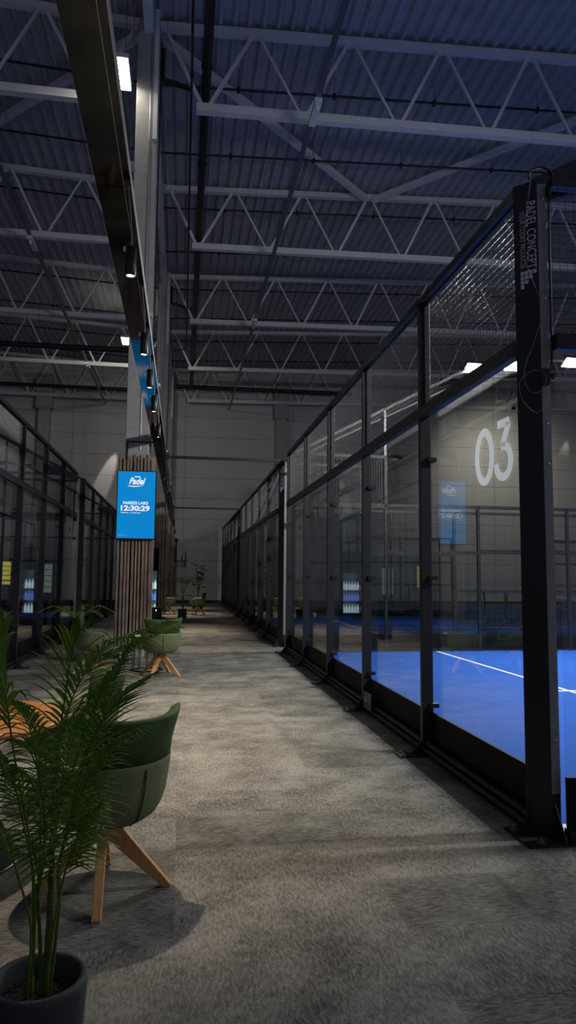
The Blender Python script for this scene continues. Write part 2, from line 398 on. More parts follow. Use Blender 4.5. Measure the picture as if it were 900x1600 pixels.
# ---------------------------------------------------------------- pillars
def pillar(Y, lab, clad_lab, sink=None):
    t = thing('concrete_pillar', lab, 'pillar', (-.88, Y, 0))
    MB().box(-.21, .21, -.20, .25, 0, 12.4).build('shaft', M['concrete'], t, .012)
    MB().box(.10, .2, -.24, -.20, 9.9, 12.6).build('steel_plate', M['steel'], t)
    MB().tube([(.06, -.215, 3.8), (.06, -.215, 12.2)], .009, 6).build('conduit', M['alu'], t)
    MB().tube([(.235, .1, 3.8), (.235, .1, 12.2)], .014, 6).build('conduit', M['pipe'], t)
    c = thing('slat_cladding', clad_lab, 'slat cladding', (-.87, Y, 0))
    rnd = random.Random(int(Y*10))
    back = MB(); back.box(-.285, .285, -.215, -.205, .22, 3.62); back.box(-.285, .285, .405, .415, .22, 3.62)
    back.box(-.295, -.285, -.215, .415, .22, 3.62); back.box(.285, .295, -.215, .415, .22, 3.62)
    back.build('backing_panel', M['kick'], c)
    def face(nm, f, a, b, n):
        m_ = MB(); st = (b-a)/n
        for k in range(n):
            w = st*rnd.uniform(.55, .72); d = rnd.uniform(.022, .034); q = a+st*(k+.5)+rnd.uniform(-.006, .006)
            z1 = 3.70+rnd.uniform(-.05, .03); z0 = .20+rnd.uniform(-.02, .03)
            if f == 'f': m_.box(q-w/2, q+w/2, -.215-d, -.215, z0, z1)
            elif f == 'b': m_.box(q-w/2, q+w/2, .415, .415+d, z0, z1)
            elif f == 'r': m_.box(.295, .295+d, q-w/2, q+w/2, z0, z1)
            else: m_.box(-.295-d, -.295, q-w/2, q+w/2, z0, z1)
        m_.build(nm, M['slat'], c)
    face('front_slats', 'f', -.315, .315, 10); face('side_slats', 'r', -.22, .42, 10); face('side_slats', 'l', -.22, .42, 10); face('rear_slats', 'b', -.315, .315, 10)
    return t
pillar(1.39, 'grey concrete pillar at the left edge beside the camera', 'weathered wood slats round the pillar cut by the left photo edge')
pillar(13.13, 'grey concrete pillar rising above the blue screen', 'weathered wood slats on the pillar behind the blue screen')
pillar(25.13, 'grey concrete pillar behind the drinks fridge', 'weathered wood slats on the pillar behind the drinks fridge')
pillar(37.0, 'grey concrete pillar against the far wall', 'weathered wood slats on the pillar against the far wall')
for X, lab in ((5.29, 'grey concrete wall pillar right of the hall centre on the far wall'), (-7.45, 'grey concrete wall pillar far left on the far wall')):
    t = thing('wall_pillar', lab, 'pillar', (X, 37.78, 0), 0, 'pillars on the far wall')
    MB().box(-.3, .3, -.2, .2, 0, 12.2).build('shaft', M['concrete'], t)
    MB().box(-.42, .42, -.3, .2, 10.25, 11.9).build('corbel', M['concrete'], t)

# ---------------------------------------------------------------- the screen
t = thing('wall_screen', 'tall blue digital screen showing the time on the slatted pillar', 'screen', (-.855, 12.86, 0))
MB().box(-.352, .352, -.055, 0, 2.14, 3.40).build('frame', M['gloss'], t, .006)
MB().box(-.336, .336, -.0575, -.0552, 2.16, 3.385).build('display', M['screen'], t)
def on_screen(name, mb, x, z, m='screentext', y=-.0590):
    mb.xf(Matrix.Translation((x, y, z))).build(name, M[m], t)
on_screen('lettering', fit(text_mb('PAREIZS LAIKS', 1, .035), -.235, .215, 2.778, 2.832), 0, 0)
on_screen('lettering', fit(text_mb('12:30:29', 1, .04), -.272, .243, 2.657, 2.760), 0, 0)
on_screen('lettering', fit(text_mb('TREŠDIENA   23. APRĪLIS 2025', 1, .015), -.272, .083, 2.616, 2.640), 0, 0)
mb = MB(); mb.box(-.33, -.16, 0, .001, 0, .006); on_screen('fine_print', mb, .01, 2.215, 'screenfaint')
on_screen('logo', fit(text_mb('Padel', 1, .03, .38), -.140, .160, 3.145, 3.270), 0, 0)
mb = MB(); pts = []
for k in range(15):
    u = k/14; pts.append((-.17+.34*u, 0, .0-.012*math.sin(u*PI)+.03*u*u))
rows = [[(p[0], 0, p[2]-.010*math.sin(PI*min(1, .15+i/14))) for i, p in enumerate(pts)], [(p[0], 0, p[2]+.008*math.sin(PI*min(1, .15+i/14))) for i, p in enumerate(pts)]]
mb.grid(rows); on_screen('logo_swash', mb, .008, 3.118)
mb = MB(); mb.bar((-.05, 0, 0), (.05, 0, 0), .001, .018); on_screen('logo_bar', mb, 0.01, 3.288)

# ---------------------------------------------------------------- black suspended beam with track and cylinder spots
t = thing('suspended_beam', 'long gloss black suspended lighting beam above the seating', 'beam', (-.49, 0, 4.0))
Y = -1.0; segs = []
for y0, y1 in ((-1.0, 1.75), (1.75, 4.37), (4.37, 7.0), (7.0, 9.65), (9.65, 12.3), (12.3, 14.95), (14.95, 17.6), (17.6, 20.25), (20.25, 22.9), (22.9, 25.5), (25.5, 28.1), (28.1, 30.7), (30.7, 33.3)):
    MB().box(-.112, .060, y0+.004, y1-.004, 0, .13).build('beam_panel', M['gloss'], t)
MB().box(.064, .105, -1, 33.3, .004, .07).build('lamp_track', M['gloss'], t)
MB().box(.1055, .110, -1, 33.3, .0, .074).build('edge_strip', M['alu'], t)
MB().box(.0605, .0635, -1, 33.3, -.002, .05).build('edge_strip', M['alu'], t)
for y in (4.37, 7.0, 9.65, 14.95, 20.25, 25.5):
    g = MB().box(-.13, .13, y-.03, y+.03, .131, .155); g.box(-.13, .13, y-.006, y+.006, .155, .18); g.build('joint_bracket', M['steel'], t)
for y in (4.4, 9.7, 13.2, 20.3, 25.3, 32):
    for x in (-.09, .09): MB().tube([(x, y, .15), (x, y, 8.1)], .004, 4).build('hanger_wire', M['galv'], t)

SP = [4.30, 5.88, 6.94, 7.97, 9.47, 14.84, 17.40, 18.50, 19.96, 26.1, 27.4, 31.8]
NM = ['nearest the camera', 'second from the camera', 'third from the camera', 'fourth from the camera', 'fifth, just before the blue screen', 'first behind the blue screen',
      'second behind the blue screen', 'third behind the blue screen', 'fourth behind the blue screen', 'first past the second slatted pillar', 'second past the second slatted pillar', 'last before the far wall']
SP = [-.2, 2.1]+SP; NM = ['behind the camera', 'overhead beside the camera']+NM
ct = thing('cylinder_spotlight', '', 'spotlight', (0, 0, 0), 0, 'cylinder spotlights under the black beam')
MB().lathe([(0, .19), (.030, .19), (.033, .187), (.033, .004), (.031, 0), (.028, 0), (.028, .012)], n=20).build('cylinder_body', M['dark'], ct)
MB().lathe([(0, .010), (.0275, .010)], n=20, smooth=False).build('lens', M['lampglow'], ct, label='glowing warm lens')
MB().tube([(0, 0, .19), (0, .01, .26), (-.01, .012, .40), (-.035, 0, .64)], .006, 6).build('stem', M['cable'], ct)
MB().box(-.055, -.015, -.06, .06, .60, .635).build('track_adapter', M['dark'], ct)
MB().box(-.048, -.034, -.01, .01, .165, .19).build('knob', M['steel'], ct)
def spot(name, loc, target, energy, color, size, blend=.5, rad=.03):
    l = bpy.data.lights.new(name, 'SPOT'); l.energy = energy; l.color = color; l.spot_size = R(size); l.spot_blend = blend; l.shadow_soft_size = rad
    o = bpy.data.objects.new(name, l); COL.objects.link(o); o.location = loc
    o.rotation_euler = (Vector(target)-Vector(loc)).to_track_quat('-Z', 'Y').to_euler(); return o
def area(name, loc, target, energy, color, sx, sy_, spread=180):
    l = bpy.data.lights.new(name, 'AREA'); l.energy = energy; l.color = color; l.shape = 'RECTANGLE'; l.size = sx; l.size_y = sy_; l.spread = R(spread)
    o = bpy.data.objects.new(name, l); COL.objects.link(o); o.location = loc
    o.rotation_euler = (Vector(target)-Vector(loc)).to_track_quat('-Z', 'Y').to_euler(); return o
WARM = (1, .82, .62)
SPE = [0, 0, 225, 250, 220, 190, 170, 200, 240, 240, 200, 240, 320, 200]
for i, y in enumerate(SP):
    lab = 'small black cylinder spotlight under the beam, '+NM[i]
    r_ = ct if i == 0 else dup(ct, (0, 0, 0))
    r_.location = (-.365, y, 3.375); tag(r_, lab, group='cylinder spotlights under the black beam')
    if SPE[i]: spot('spot_light', (-.365, y, 3.365), (-.365+.25, y+(.25 if i > 2 else .1 if i else 1.7), 0), SPE[i], WARM, 66, .75, .028)

t = thing('bracket_frame', 'thin black square tube bracket from the screen pillar to the beam', 'bracket', (-1.05, 12.88, 0))
MB().bar((0, 0, 3.62), (0, 0, 3.95), .028).bar((-.014, 0, 3.95), (.50, 0, 3.95), .028).build('tube_frame', M['black'], t)

# ---------------------------------------------------------------- padel courts
def wires(axis, L, z0, z1, x=0, step=.05):
    """welded mesh panel; axis 'y' runs along y, 'x' along x"""
    m_ = MB(); r = .0022
    def P(u, w, z): return (w, u, z) if axis == 'y' else (u, w, z)
    n = max(1, round(L/step))
    for k in range(n+1): m_.tube([P(L*k/n, x, z0), P(L*k/n, x, z1)], r, 3, False)
    n = max(1, round((z1-z0)/step))
    for k in range(n+1): m_.tube([P(0, x+.004, z0+(z1-z0)*k/n), P(L, x+.004, z0+(z1-z0)*k/n)], r, 3, False)
    return m_
def place(o, x=0, y=0, z=0): o.location = (x, y, z); return o
def clone(o, parent, loc):
    c = o.copy(); COL.objects.link(c); c.parent = parent; c.location = loc
    for g in kids(o): d = g.copy(); COL.objects.link(d); d.parent = c
    return c
def back_fence(S, label, NP=5):
    """10 m back wall seen from the walkway: local y along the wall, +x into the court"""
    t = thing('court_fence', label, 'court fence', (0, 0, 0), 0, 'glass and mesh walls along the walkway')
    L = S*NP
    MB().box(0, .05, .16, L, 3.94, 4.0).build('top_rail', M['black'], t)
    MB().box(-.012, .045, .165, L, 2.895, 2.995).build('middle_rail', M['black'], t)
    MB().tube([(.02, .18, .05), (.02, L, .05)], .024, 8).box(.02, .06, .18, L, .09, .125).build('bottom_rail', M['black'], t)
    protos = {}
    for i in range(1, NP+1):
        y = S*i
        if i == 1:
            p = MB().box(0, .10, -.025, .025, .01, 4.0).build('post', M['black'], t, .004)
            b = MB().box(-.21, .14, -.075, .075, 0, .012); b.prism([(0, 0)]*3, 0, 0) if 0 else None
            b.add([(-.10, -.004, .012), (0, -.004, .012), (0, -.004, .13), (-.10, .004, .012), (0, .004, .012), (0, .004, .13)],
                  [(0, 1, 2), (5, 4, 3), (0, 3, 4, 1), (1, 4, 5, 2), (2, 5, 3, 0)])
            b.build('base_plate', M['baseplate'], p)
            for dy in (-.045, .045):
                MB().lathe([(0, .034), (.008, .034), (.008, .026), (.014, .026), (.014, .016), (.022, .016), (.022, .012)], (-.175, dy, 0), 8, False).build('anchor_bolt', M['galv'], p)
            p.location = (0, y, 0); protos['post'] = p
            c = MB().box(.06, .14, -.055, .045, 0, .035); c.lathe([(0, .03), (.012, .03), (.012, .0)], (.05, 0, .0), 8)
            c = c.build('glass_clamp', M['dark'], t); c.location = (0, y, .40); protos['clamp'] = c
        else:
            p = clone(protos['post'], t, (0, y, 0)); c = clone(protos['clamp'], t, (0, y, .40))
        for z in (1.48, 2.52): clone(protos['clamp'], t, (0, y, z))
    for i in range(NP):
        y = S*i+(.03 if i else .14); w = S*(i+1)-.03-y
        if i < 2:
            g = MB().box(.085, .095, 0, w, .36, 2.93).build('glass_pane', M['glass'], t); g.location = (0, y, 0)
            k = MB().box(.08, .098, -.02, w+.02, .014, .36).build('kick_panel', M['kick'], t); k.location = (0, y, 0)
            m_ = wires('y', w, 3.0, 3.94, .055).build('mesh_panel', M['mesh'], t); m_.location = (0, y, 0)
            fr = MB()
            for a, b in ((0, .012), (w-.012, w)): fr.box(.045, .065, a, b, 2.99, 3.94)
            for a, b in ((2.99, 3.002), (3.928, 3.94)): fr.box(.045, .065, .012, w-.012, a, b)
            fr.build('mesh_frame', M['black'], m_)
            protos[i] = (g, k, m_)
        else:
            for o in protos[1]: clone(o, t, (0, y, 0))
    return t
def side_fence(label, lx=20.0):
    """side wall: local x from the walkway corner along the court, wall plane at y=0"""
    t = thing('court_side_fence', label, 'court fence', (0, 0, 0), 0, 'glass and mesh side walls of the courts')
    spans = [(0, 2, 3.0, 4.0), (2, 4, 2.05, 3.0)]+[(4+2*k, 6+2*k, .0, 3.0) for k in range(0, 2)]+[(12+2*k, 14+2*k, 0, 3.0) for k in range(0, 2)]
    pr = {}
    for i, (a, b, zg, zt) in enumerate(spans):
        if i == 0: MB().box(a+.125, b+.03, -.03, .03, 3.94, 4.0).build('top_rail', M['black'], t)
        MB().box(a+(.125 if i == 0 else .0), b, -.03, .03, zt-.06 if i else 2.9, zt if i else 3.0).build('rail', M['black'], t)
        if i: p = MB().box(b-.03, b+.03, -.03, .03, 0, 3.0).build('post', M['black'], t)
        else: p = MB().box(b-.03, b+.03, -.03, .03, 0, 4.0).build('post', M['black'], t)
        MB().box(a+.125 if i == 0 else a+.03, b-.03, -.012, .012, .014, .36 if i < 2 else .24).build('kick_panel', M['kick'], t)
        if zg > 0:
            MB().box(a+.125 if i == 0 else a+.03, b-.03, -.005, .005, .36, zg-.08).build('glass_pane', M['glass'], t)
        z0 = zg if zg else .30
        x0 = a+.125 if i == 0 else a+.03
        if i > 1: MB().box(a+.03, b-.03, -.02, .02, 2.05, 2.09).box(a+.03, b-.03, -.02, .02, 1.2, 1.23).build('rail', M['black'], t)
        if i == 1: MB().box(a+.03, b-.03, -.025, .025, 1.98, 2.05).build('rail', M['black'], t)
        if (b-a, z0, i > 0) in pr: clone(pr[(b-a, z0, i > 0)], t, (x0, 0, 0))
        else:
            m_ = wires('x', b-.03-x0, z0, zt-.06, 0).build('mesh_panel', M['mesh'], t); m_.location = (x0, 0, 0); pr[(b-a, z0, i > 0)] = m_
    MB().box(.125, 4, -.035, .035, .02, .07).box(4, 8, -.035, .035, .02, .05).build('bottom_rail', M['black'], t)
    return t
fA = back_fence(1.965, 'nearest black glass and mesh fence right of the walkway, numbered 03'); fA.location = (2.05, 3.83, 0)
fB = back_fence(2.03, 'second black glass and mesh fence right of the walkway'); fB.location = (2.05, 14.9, 0)
dup(fB, (2.05, 26.2, 0), label='farthest black glass and mesh fence on the right, near the far wall')
dup(fA, (-2.58, 17.6, 0), PI, 'nearest black glass and mesh fence on the left behind the palm')
dup(fB, (-2.58, 28.95, 0), PI, 'second black glass and mesh fence on the left beside the slatted pillar')
fC = back_fence(1.93, 'farthest black glass and mesh fence on the left by the far wall', 4); fC.location = (-2.58, 37.9, 0); fC.rotation_euler = (0, 0, PI)
s0 = side_fence('black side fence of court 03 at its near end, beside the lettered post'); s0.location = (2.1, 3.83, 0)
dup(s0, (2.1, 13.65, 0), label='black side fence closing the far end of the bright blue court')
dup(s0, (2.1, 14.95, 0), label='black side fence just behind the far end of the bright blue court')
dup(s0, (2.1, 25.05, 0), label='black side fence at the far end of the second right court')
dup(s0, (2.1, 26.25, 0), label='black side fence at the near end of the last right court')
dup(s0, (-2.63, 7.75, 0), PI, 'black side fence at the near end of the first left court')
dup(s0, (-2.63, 17.6, 0), PI, 'black side fence at the far end of the first left court')
dup(s0, (-2.63, 18.85, 0), PI, 'black side fence at the near end of the second left court')
dup(s0, (-2.63, 28.95, 0), PI, 'black side fence at the far end of the second left court')

# court floors
def court(x0, sgn, y0, L, lab):
    t = thing('court_surface', lab, 'court surface', (x0, y0, 0), 0, 'blue artificial turf court floors')
    t['kind'] = 'structure'
    MB().box(min(0, sgn*20), max(0, sgn*20), 0, L, .001, .012).build('turf', M['turf'], t)
    ln = MB(); w = .025
    for x in (3.05, 16.95): ln.box(sgn*x-w, sgn*x+w, .02, L-.02, .012, .0135)
    ln.box(min(sgn*2.85, sgn*17.15), max(sgn*2.85, sgn*17.15), L/2-w, L/2+w, .012, .0138); ln.build('court_line', M['line'], t)
court(2.1, 1, 3.86, 9.76, 'bright blue turf court with white lines right of the walkway')
court(2.1, 1, 14.98, 10.05, 'dim blue turf court behind the bright one on the right')
court(2.1, 1, 26.28, 10.05, 'dim blue turf court farthest on the right')
court(-2.63, -1, 7.78, 9.8, 'dim blue turf court nearest on the left')
court(-2.63, -1, 18.88, 10.05, 'dim blue turf court second on the left')
court(-2.63, -1, 30.0, 7.8, 'dim blue turf court farthest on the left')
def net(x, y0, L, lab):
    t = thing('court_net', lab, 'net', (x, y0, 0), 0, 'court nets')
    for y in (0, L): MB().box(-.04, .04, y-.04, y+.04, .01, 1.0).build('net_post', M['black'], t)
    m_ = wires('y', L, .03, .88, 0, .09).build('netting', M['mesh'], t)
    MB().box(-.012, .012, 0, L, .86, .92).build('net_tape', M['line'], t)
net(12.1, 15.3, 9.4, 'net with a white tape across the second right court')
net(12.1, 26.6, 9.4, 'net with a white tape across the last right court')

# ---------------------------------------------------------------- corner masts
FL = (1.0, .985, .94)
def mast(x, y, sgn, lab, lit=0, wide=True, lettered=True, flip=1):
    t = thing('floodlight_mast', lab, 'light mast', (x, y, 0), 0, 'corner masts of the courts')
    if wide: pts = [(sgn*a, flip*b) for a, b in ((.01, .17), (.116, .064), (.176, .064), (.176, .17), (.10, .20))]
    else: pts = [(sgn*a, flip*b) for a, b in ((.0, .03), (.0, -.03), (.10, -.03), (.10, .03))]
    if sgn*flip < 0: pts = pts[::-1]
    MB().prism(pts, .012, 4.03).build('post', M['black'], t, .004)
    if wide: MB().box(min(sgn*.119, sgn*.174), max(sgn*.119, sgn*.174), min(flip*.060, flip*.064), max(flip*.060, flip*.064), .25, 4.0).build('side_plate', M['plate'], t)  # light on the mast's side face, painted in as a paler strip
    if wide:
        b = MB().box(min(-sgn*.10, sgn*.30), max(-sgn*.10, sgn*.30), min(-flip*.07, flip*.24), max(-flip*.07, flip*.24), 0, .014)
        for (ax, ay), (bx, by) in (((.03, .15), (-.07, .10)), ((.14, .064), (.14, -.055))):
            ax *= sgn; bx *= sgn; ay *= flip; by *= flip
            d = Vector((by-ay, ax-bx, 0)).normalized()*.004
            v = [Vector((ax, ay, .014)), Vector((bx, by, .014)), Vector((ax, ay, .19))]
            b.add([p+d for p in v]+[p-d for p in v], [(0, 1, 2), (5, 4, 3), (0, 3, 4, 1), (1, 4, 5, 2), (2, 5, 3, 0)])
        b.build('base_plate', M['baseplate'], t)
        for bx, by in ((.0, -.02), (.22, -.03), (-.06, .19)):
            MB().lathe([(0, .044), (.008, .044), (.008, .032), (.015, .032), (.015, .018), (.028, .018), (.028, .014)], (sgn*bx, flip*by, 0), 8, False).build('anchor_bolt', M['galv'], t)
    # arm rising over the court
    a0 = Vector((sgn*.12, flip*.10 if wide else 0, 4.0)); a1 = Vector((sgn*3.98, a0.y, 6.02)); a2 = Vector((sgn*6.6, a0.y, 6.32))
    if wide: MB().bar(a0, a1, .07, .09).bar(a0+Vector((sgn*.05, 0, -.02)), a0+Vector((sgn*.9, 0, .30)), .05, .16).build('arm', M['black'], t)
    else: MB().bar(a0, a1, .045, .055).bar(a0+Vector((0, .1, -.10)), a1+Vector((0, .1, -.22)), .03, .035).build('arm', M['armgrey'], t)
    MB().bar(a1-Vector((sgn*.05, 0, 0)), a2, .05, .05).build('arm_tip', M['armgrey'] if not wide else M['black'], t)
    MB().bar((sgn*2.0, a0.y, 3.0), (sgn*2.0, a0.y, 4.95), .05).build('strut', M['galv'] if not wide else M['black'], t)
    for dx in (3.98, 4.9, 6.25):
        z = 6.0 if dx < 4 else 6.02+(dx-3.98)*.1145-.03; oy = 0
        h = MB().box(-.21, .21, -.15, .15, -.01, .06)
        for k in range(7): h.box(-.19+k*.06, -.185+k*.06, -.13, .13, .06, .09)
        h = h.build('floodlight', M['dark'], t); h.location = (sgn*dx, a0.y+flip*oy, z-.02); h.rotation_euler = (R(-28) if lit < 0 else R(28), 0, 0)
        MB().box(-.19, .19, -.13, .13, -.018, -.0105).build('lens', M['flood'] if lit else M['offlens'], h)
        if lit: area('flood_light', (x+sgn*dx, y+a0.y+flip*oy, z-.09), (x+sgn*(dx-1.2), y+a0.y+(7.2 if lit > 0 else -4.2), 0), abs(lit), FL, .38, .26, 146)
    if wide and sgn > 0:
        # lettering on the diagonal face; face frame: u across (left to right), z up
        P1 = Vector((.01, flip*.17, 0)); P2 = Vector((.116, flip*.064, 0)); u = (P2-P1).normalized(); n = Vector((u.y, -u.x, 0))
        if n.x > 0: n = -n
        def onface(name, mb):
            # lettering plane: text x -> downwards, text z -> across to the right
            mb.v = [tuple(P1+u*v[2]+n*.0012+Vector((0, 0, v[0]*-1))) for v in mb.v]
            mb.build(name, M['letter'], t)
        a = fit(text_mb('PADEL CONCEPT', 1, .005), -3.895, -3.455, .083, .142); onface('lettering', a)
        a = fit(text_mb('YOUR COURT PRODUCER', 1, -.006), -3.845, -3.465, .040, .072); onface('lettering', a)
        g = MB()
        for c, n_ in enumerate((4, 3, 2, 1)):
            for k in range(n_):
                u0 = .040+c*.0262; z0 = -3.445+k*.0295
                g.add([(z0, 0, u0), (z0+.025, 0, u0), (z0+.025, 0, u0+.0215), (z0, 0, u0+.0215)], [(0, 1, 2, 3)])
        onface('logo_squares', g)
        for z in (.55, 2.2, 2.45, 3.25, 3.9):
            MB().lathe([(0, .006), (.008, .006), (.011, 0)], n=8).xf(Matrix.Translation((.150, .0635, z)) @ Matrix.Rotation(R(90), 4, 'X')).build('bolt', M['galv'], t)
    return t
NEAR = 195; FAR = 172
mA = mast(2.05, 3.83, 1, 'black lettered corner mast nearest the camera with loose cables', NEAR)
mast(2.10, 13.68, 1, 'slim pale light mast at the far end of the bright blue court', -FAR, wide=False)
mast(2.05, 14.75, 1, 'black lettered corner mast between the first and second right courts')
mast(2.05, 26.05, 1, 'black lettered corner mast between the second and third right courts')
mast(-2.58, 18.55, -1, 'black corner mast between the first and second left courts')
mast(-2.58, 29.9, -1, 'black corner mast between the second and third left courts')
# tie bars across the walkway
for y, lab in ((14.72, 'thin black tie bar across the walkway at the first court corner'), (25.95, 'thin black tie bar across the walkway deeper in the hall')):
    t = thing('tie_bar', lab, 'bar', (-.38, y, 4.0), 0, 'black tie bars over the walkway')
    MB().bar((0, 0, 0), (2.44, 0, 0), .06, .06).build('bar', M['black'], t); MB().bar((-.04, 0, .02), (.05, 0, .02), .12, .14).build('end_bracket', M['black'], t)

# numerals on the glass of court 03
def stroke(pts, w, closed=False):
    """flat ribbon in the (u,z) plane"""
    m_ = MB(); n = len(pts); L = []; Rr = []
    for i, p in enumerate(pts):
        a = pts[(i-1) % n] if (closed or i) else p; b = pts[(i+1) % n] if (closed or i < n-1) else p
        d = Vector((b[0]-a[0], b[1]-a[1])).normalized(); nn = Vector((-d.y, d.x))*w/2
        L.append((p[0]+nn.x, 0, p[1]+nn.y)); Rr.append((p[0]-nn.x, 0, p[1]-nn.y))
    if closed: L.append(L[0]); Rr.append(Rr[0])
    return m_.grid([L, Rr], smooth=False)
# u runs towards the camera (left to right as seen from the walkway)
zero = [(.128+.106*math.cos(a), .235+.200*math.sin(a)) for a in [2*PI*k/40 for k in range(40)]]
three = stroke([(.315, .44), (.465, .44)], .062)
three.v = [(v[0]+(.02 if v[2] < .44 and v[0] > .4 else 0), v[1], v[2]) for v in three.v]
t3 = stroke([(.462, .43), (.375, .262)], .066); three.add(t3.v, t3.f)
arc = stroke([(.385+.094*math.cos(a), .148+.118*math.sin(a)) for a in [R(108)-R(286)*k/30 for k in range(31)]], .062); three.add(arc.v, arc.f)
# parented to the pane of the near bay
pane = [o for o in kids(fA) if o.name.startswith('glass_pane')][0]
for nm, g in (('numeral_zero', stroke(zero, .064, True)), ('numeral_three', three)):
    # world Y of u=0 : 4.80 ; pane local origin y = 3.83+.14
    g.v = [(.0842-.0001*(1 if i_ < 4 else 2 if i_ < 8 else 3), (4.80-v[0]*1.15)-3.97, 2.160+v[2]*.90) for i_, v in enumerate(g.v)]
    o = g.build(nm, M['vinyl'], pane)

# cables and box on the near mast
def cab(name, pts, r, m, lab):
    P = [at(*p) for p in pts]; Q = []
    for i in range(len(P)-1):
        p0 = P[max(i-1, 0)]; p1 = P[i]; p2 = P[i+1]; p3 = P[min(i+2, len(P)-1)]
        for k in range(6):
            s = k/6; Q.append(.5*((2*p1)+(p2-p0)*s+(2*p0-5*p1+4*p2-p3)*s*s+(3*p1-p0-3*p2+p3)*s**3))
    Q.append(P[-1]); tag(MB().tube(Q, r, 6).build(name, M[m]), lab, 'cable')
cab('loose_cable', [(829, 282, 3.86), (824, 320, 3.87), (819, 370, 3.89), (822, 410, 3.89), (835, 445, 3.87), (846, 470, 3.86), (850, 487, 3.85), (844, 505, 3.86), (832, 540, 3.87), (821, 570, 3.88), (819, 590, 3.88), (825, 608, 3.87), (835, 614, 3.86), (846, 610, 3.85), (853, 595, 3.84), (850, 583, 3.85), (838, 579, 3.86), (826, 582, 3.87), (813, 595, 3.89), (813, 615, 3.89), (823, 634, 3.88), (838, 645, 3.86), (845, 640, 3.85)], .0022, 'cable', 'thin grey loose cable looping down the near corner mast')
cab('power_cable', [(827, 281, 3.88), (826, 272, 3.88), (836, 263, 3.89), (850, 262, 3.89), (861, 270, 3.89), (864, 283, 3.88), (860, 297, 3.87), (857, 310, 3.86), (858, 345, 3.86), (859, 400, 3.86), (861, 480, 3.86), (862, 570, 3.85)], .007, 'bcable', 'thick black power cable looping over the top of the near corner mast')
tag(MB().box(-.03, .03, -.02, .02, -.05, .05).xf(Matrix.Translation((2.175, 3.87, 2.74))).build('junction_box', M['dark'], None, .004), 'small black junction box on the near corner mast', 'junction box')

# exit sign leaning on the kick board
t = thing('exit_sign', 'small green exit sign with arrow low on the right fence', 'sign', (2.035, 7.48, .07), 0)
MB().box(-.004, .004, -.15, .15, 0, .17).build('sign_plate', M['signgreen'], t)
s_ = MB()
def sq(a, b, c, d): s_.box(-.0052, -.0042, a, b, c, d)
sq(-.146, .146, .160, .166); sq(-.146, .146, .004, .010); sq(-.146, -.142, .004, .166); sq(.142, .146, .004, .166)
s_.build('sign_border', M['signpale'], t)
g = MB()   # arrow pointing left (towards +y) and running figure in a doorway
g.add([(-.0053, y, z) for y, z in ((.125, .085), (.075, .14), (.075, .105), (.02, .105), (.02, .065), (.075, .065), (.075, .03))], [tuple(range(7))])
g.build('arrow', M['signpale'], t)
g = MB(); g.add([(-.0053, -.065+.014*math.cos(a), .137+.014*math.sin(a)) for a in [2*PI*k/12 for k in range(12)]], [tuple(range(12))])
for a, b, w in (((-.065, .118), (-.075, .075), .022), ((-.062, .112), (-.035, .095), .010), ((-.068, .112), (-.095, .090), .010), ((-.073, .078), (-.045, .055), .013), ((-.045, .055), (-.050, .025), .012), ((-.078, .078), (-.095, .048), .013), ((-.095, .048), (-.120, .040), .012)):
    g.bar((-.0053, a[0], a[1]), (-.0053, b[0], b[1]), w, .0006, (1, 0, 0))
g.build('running_figure', M['signpale'], t)

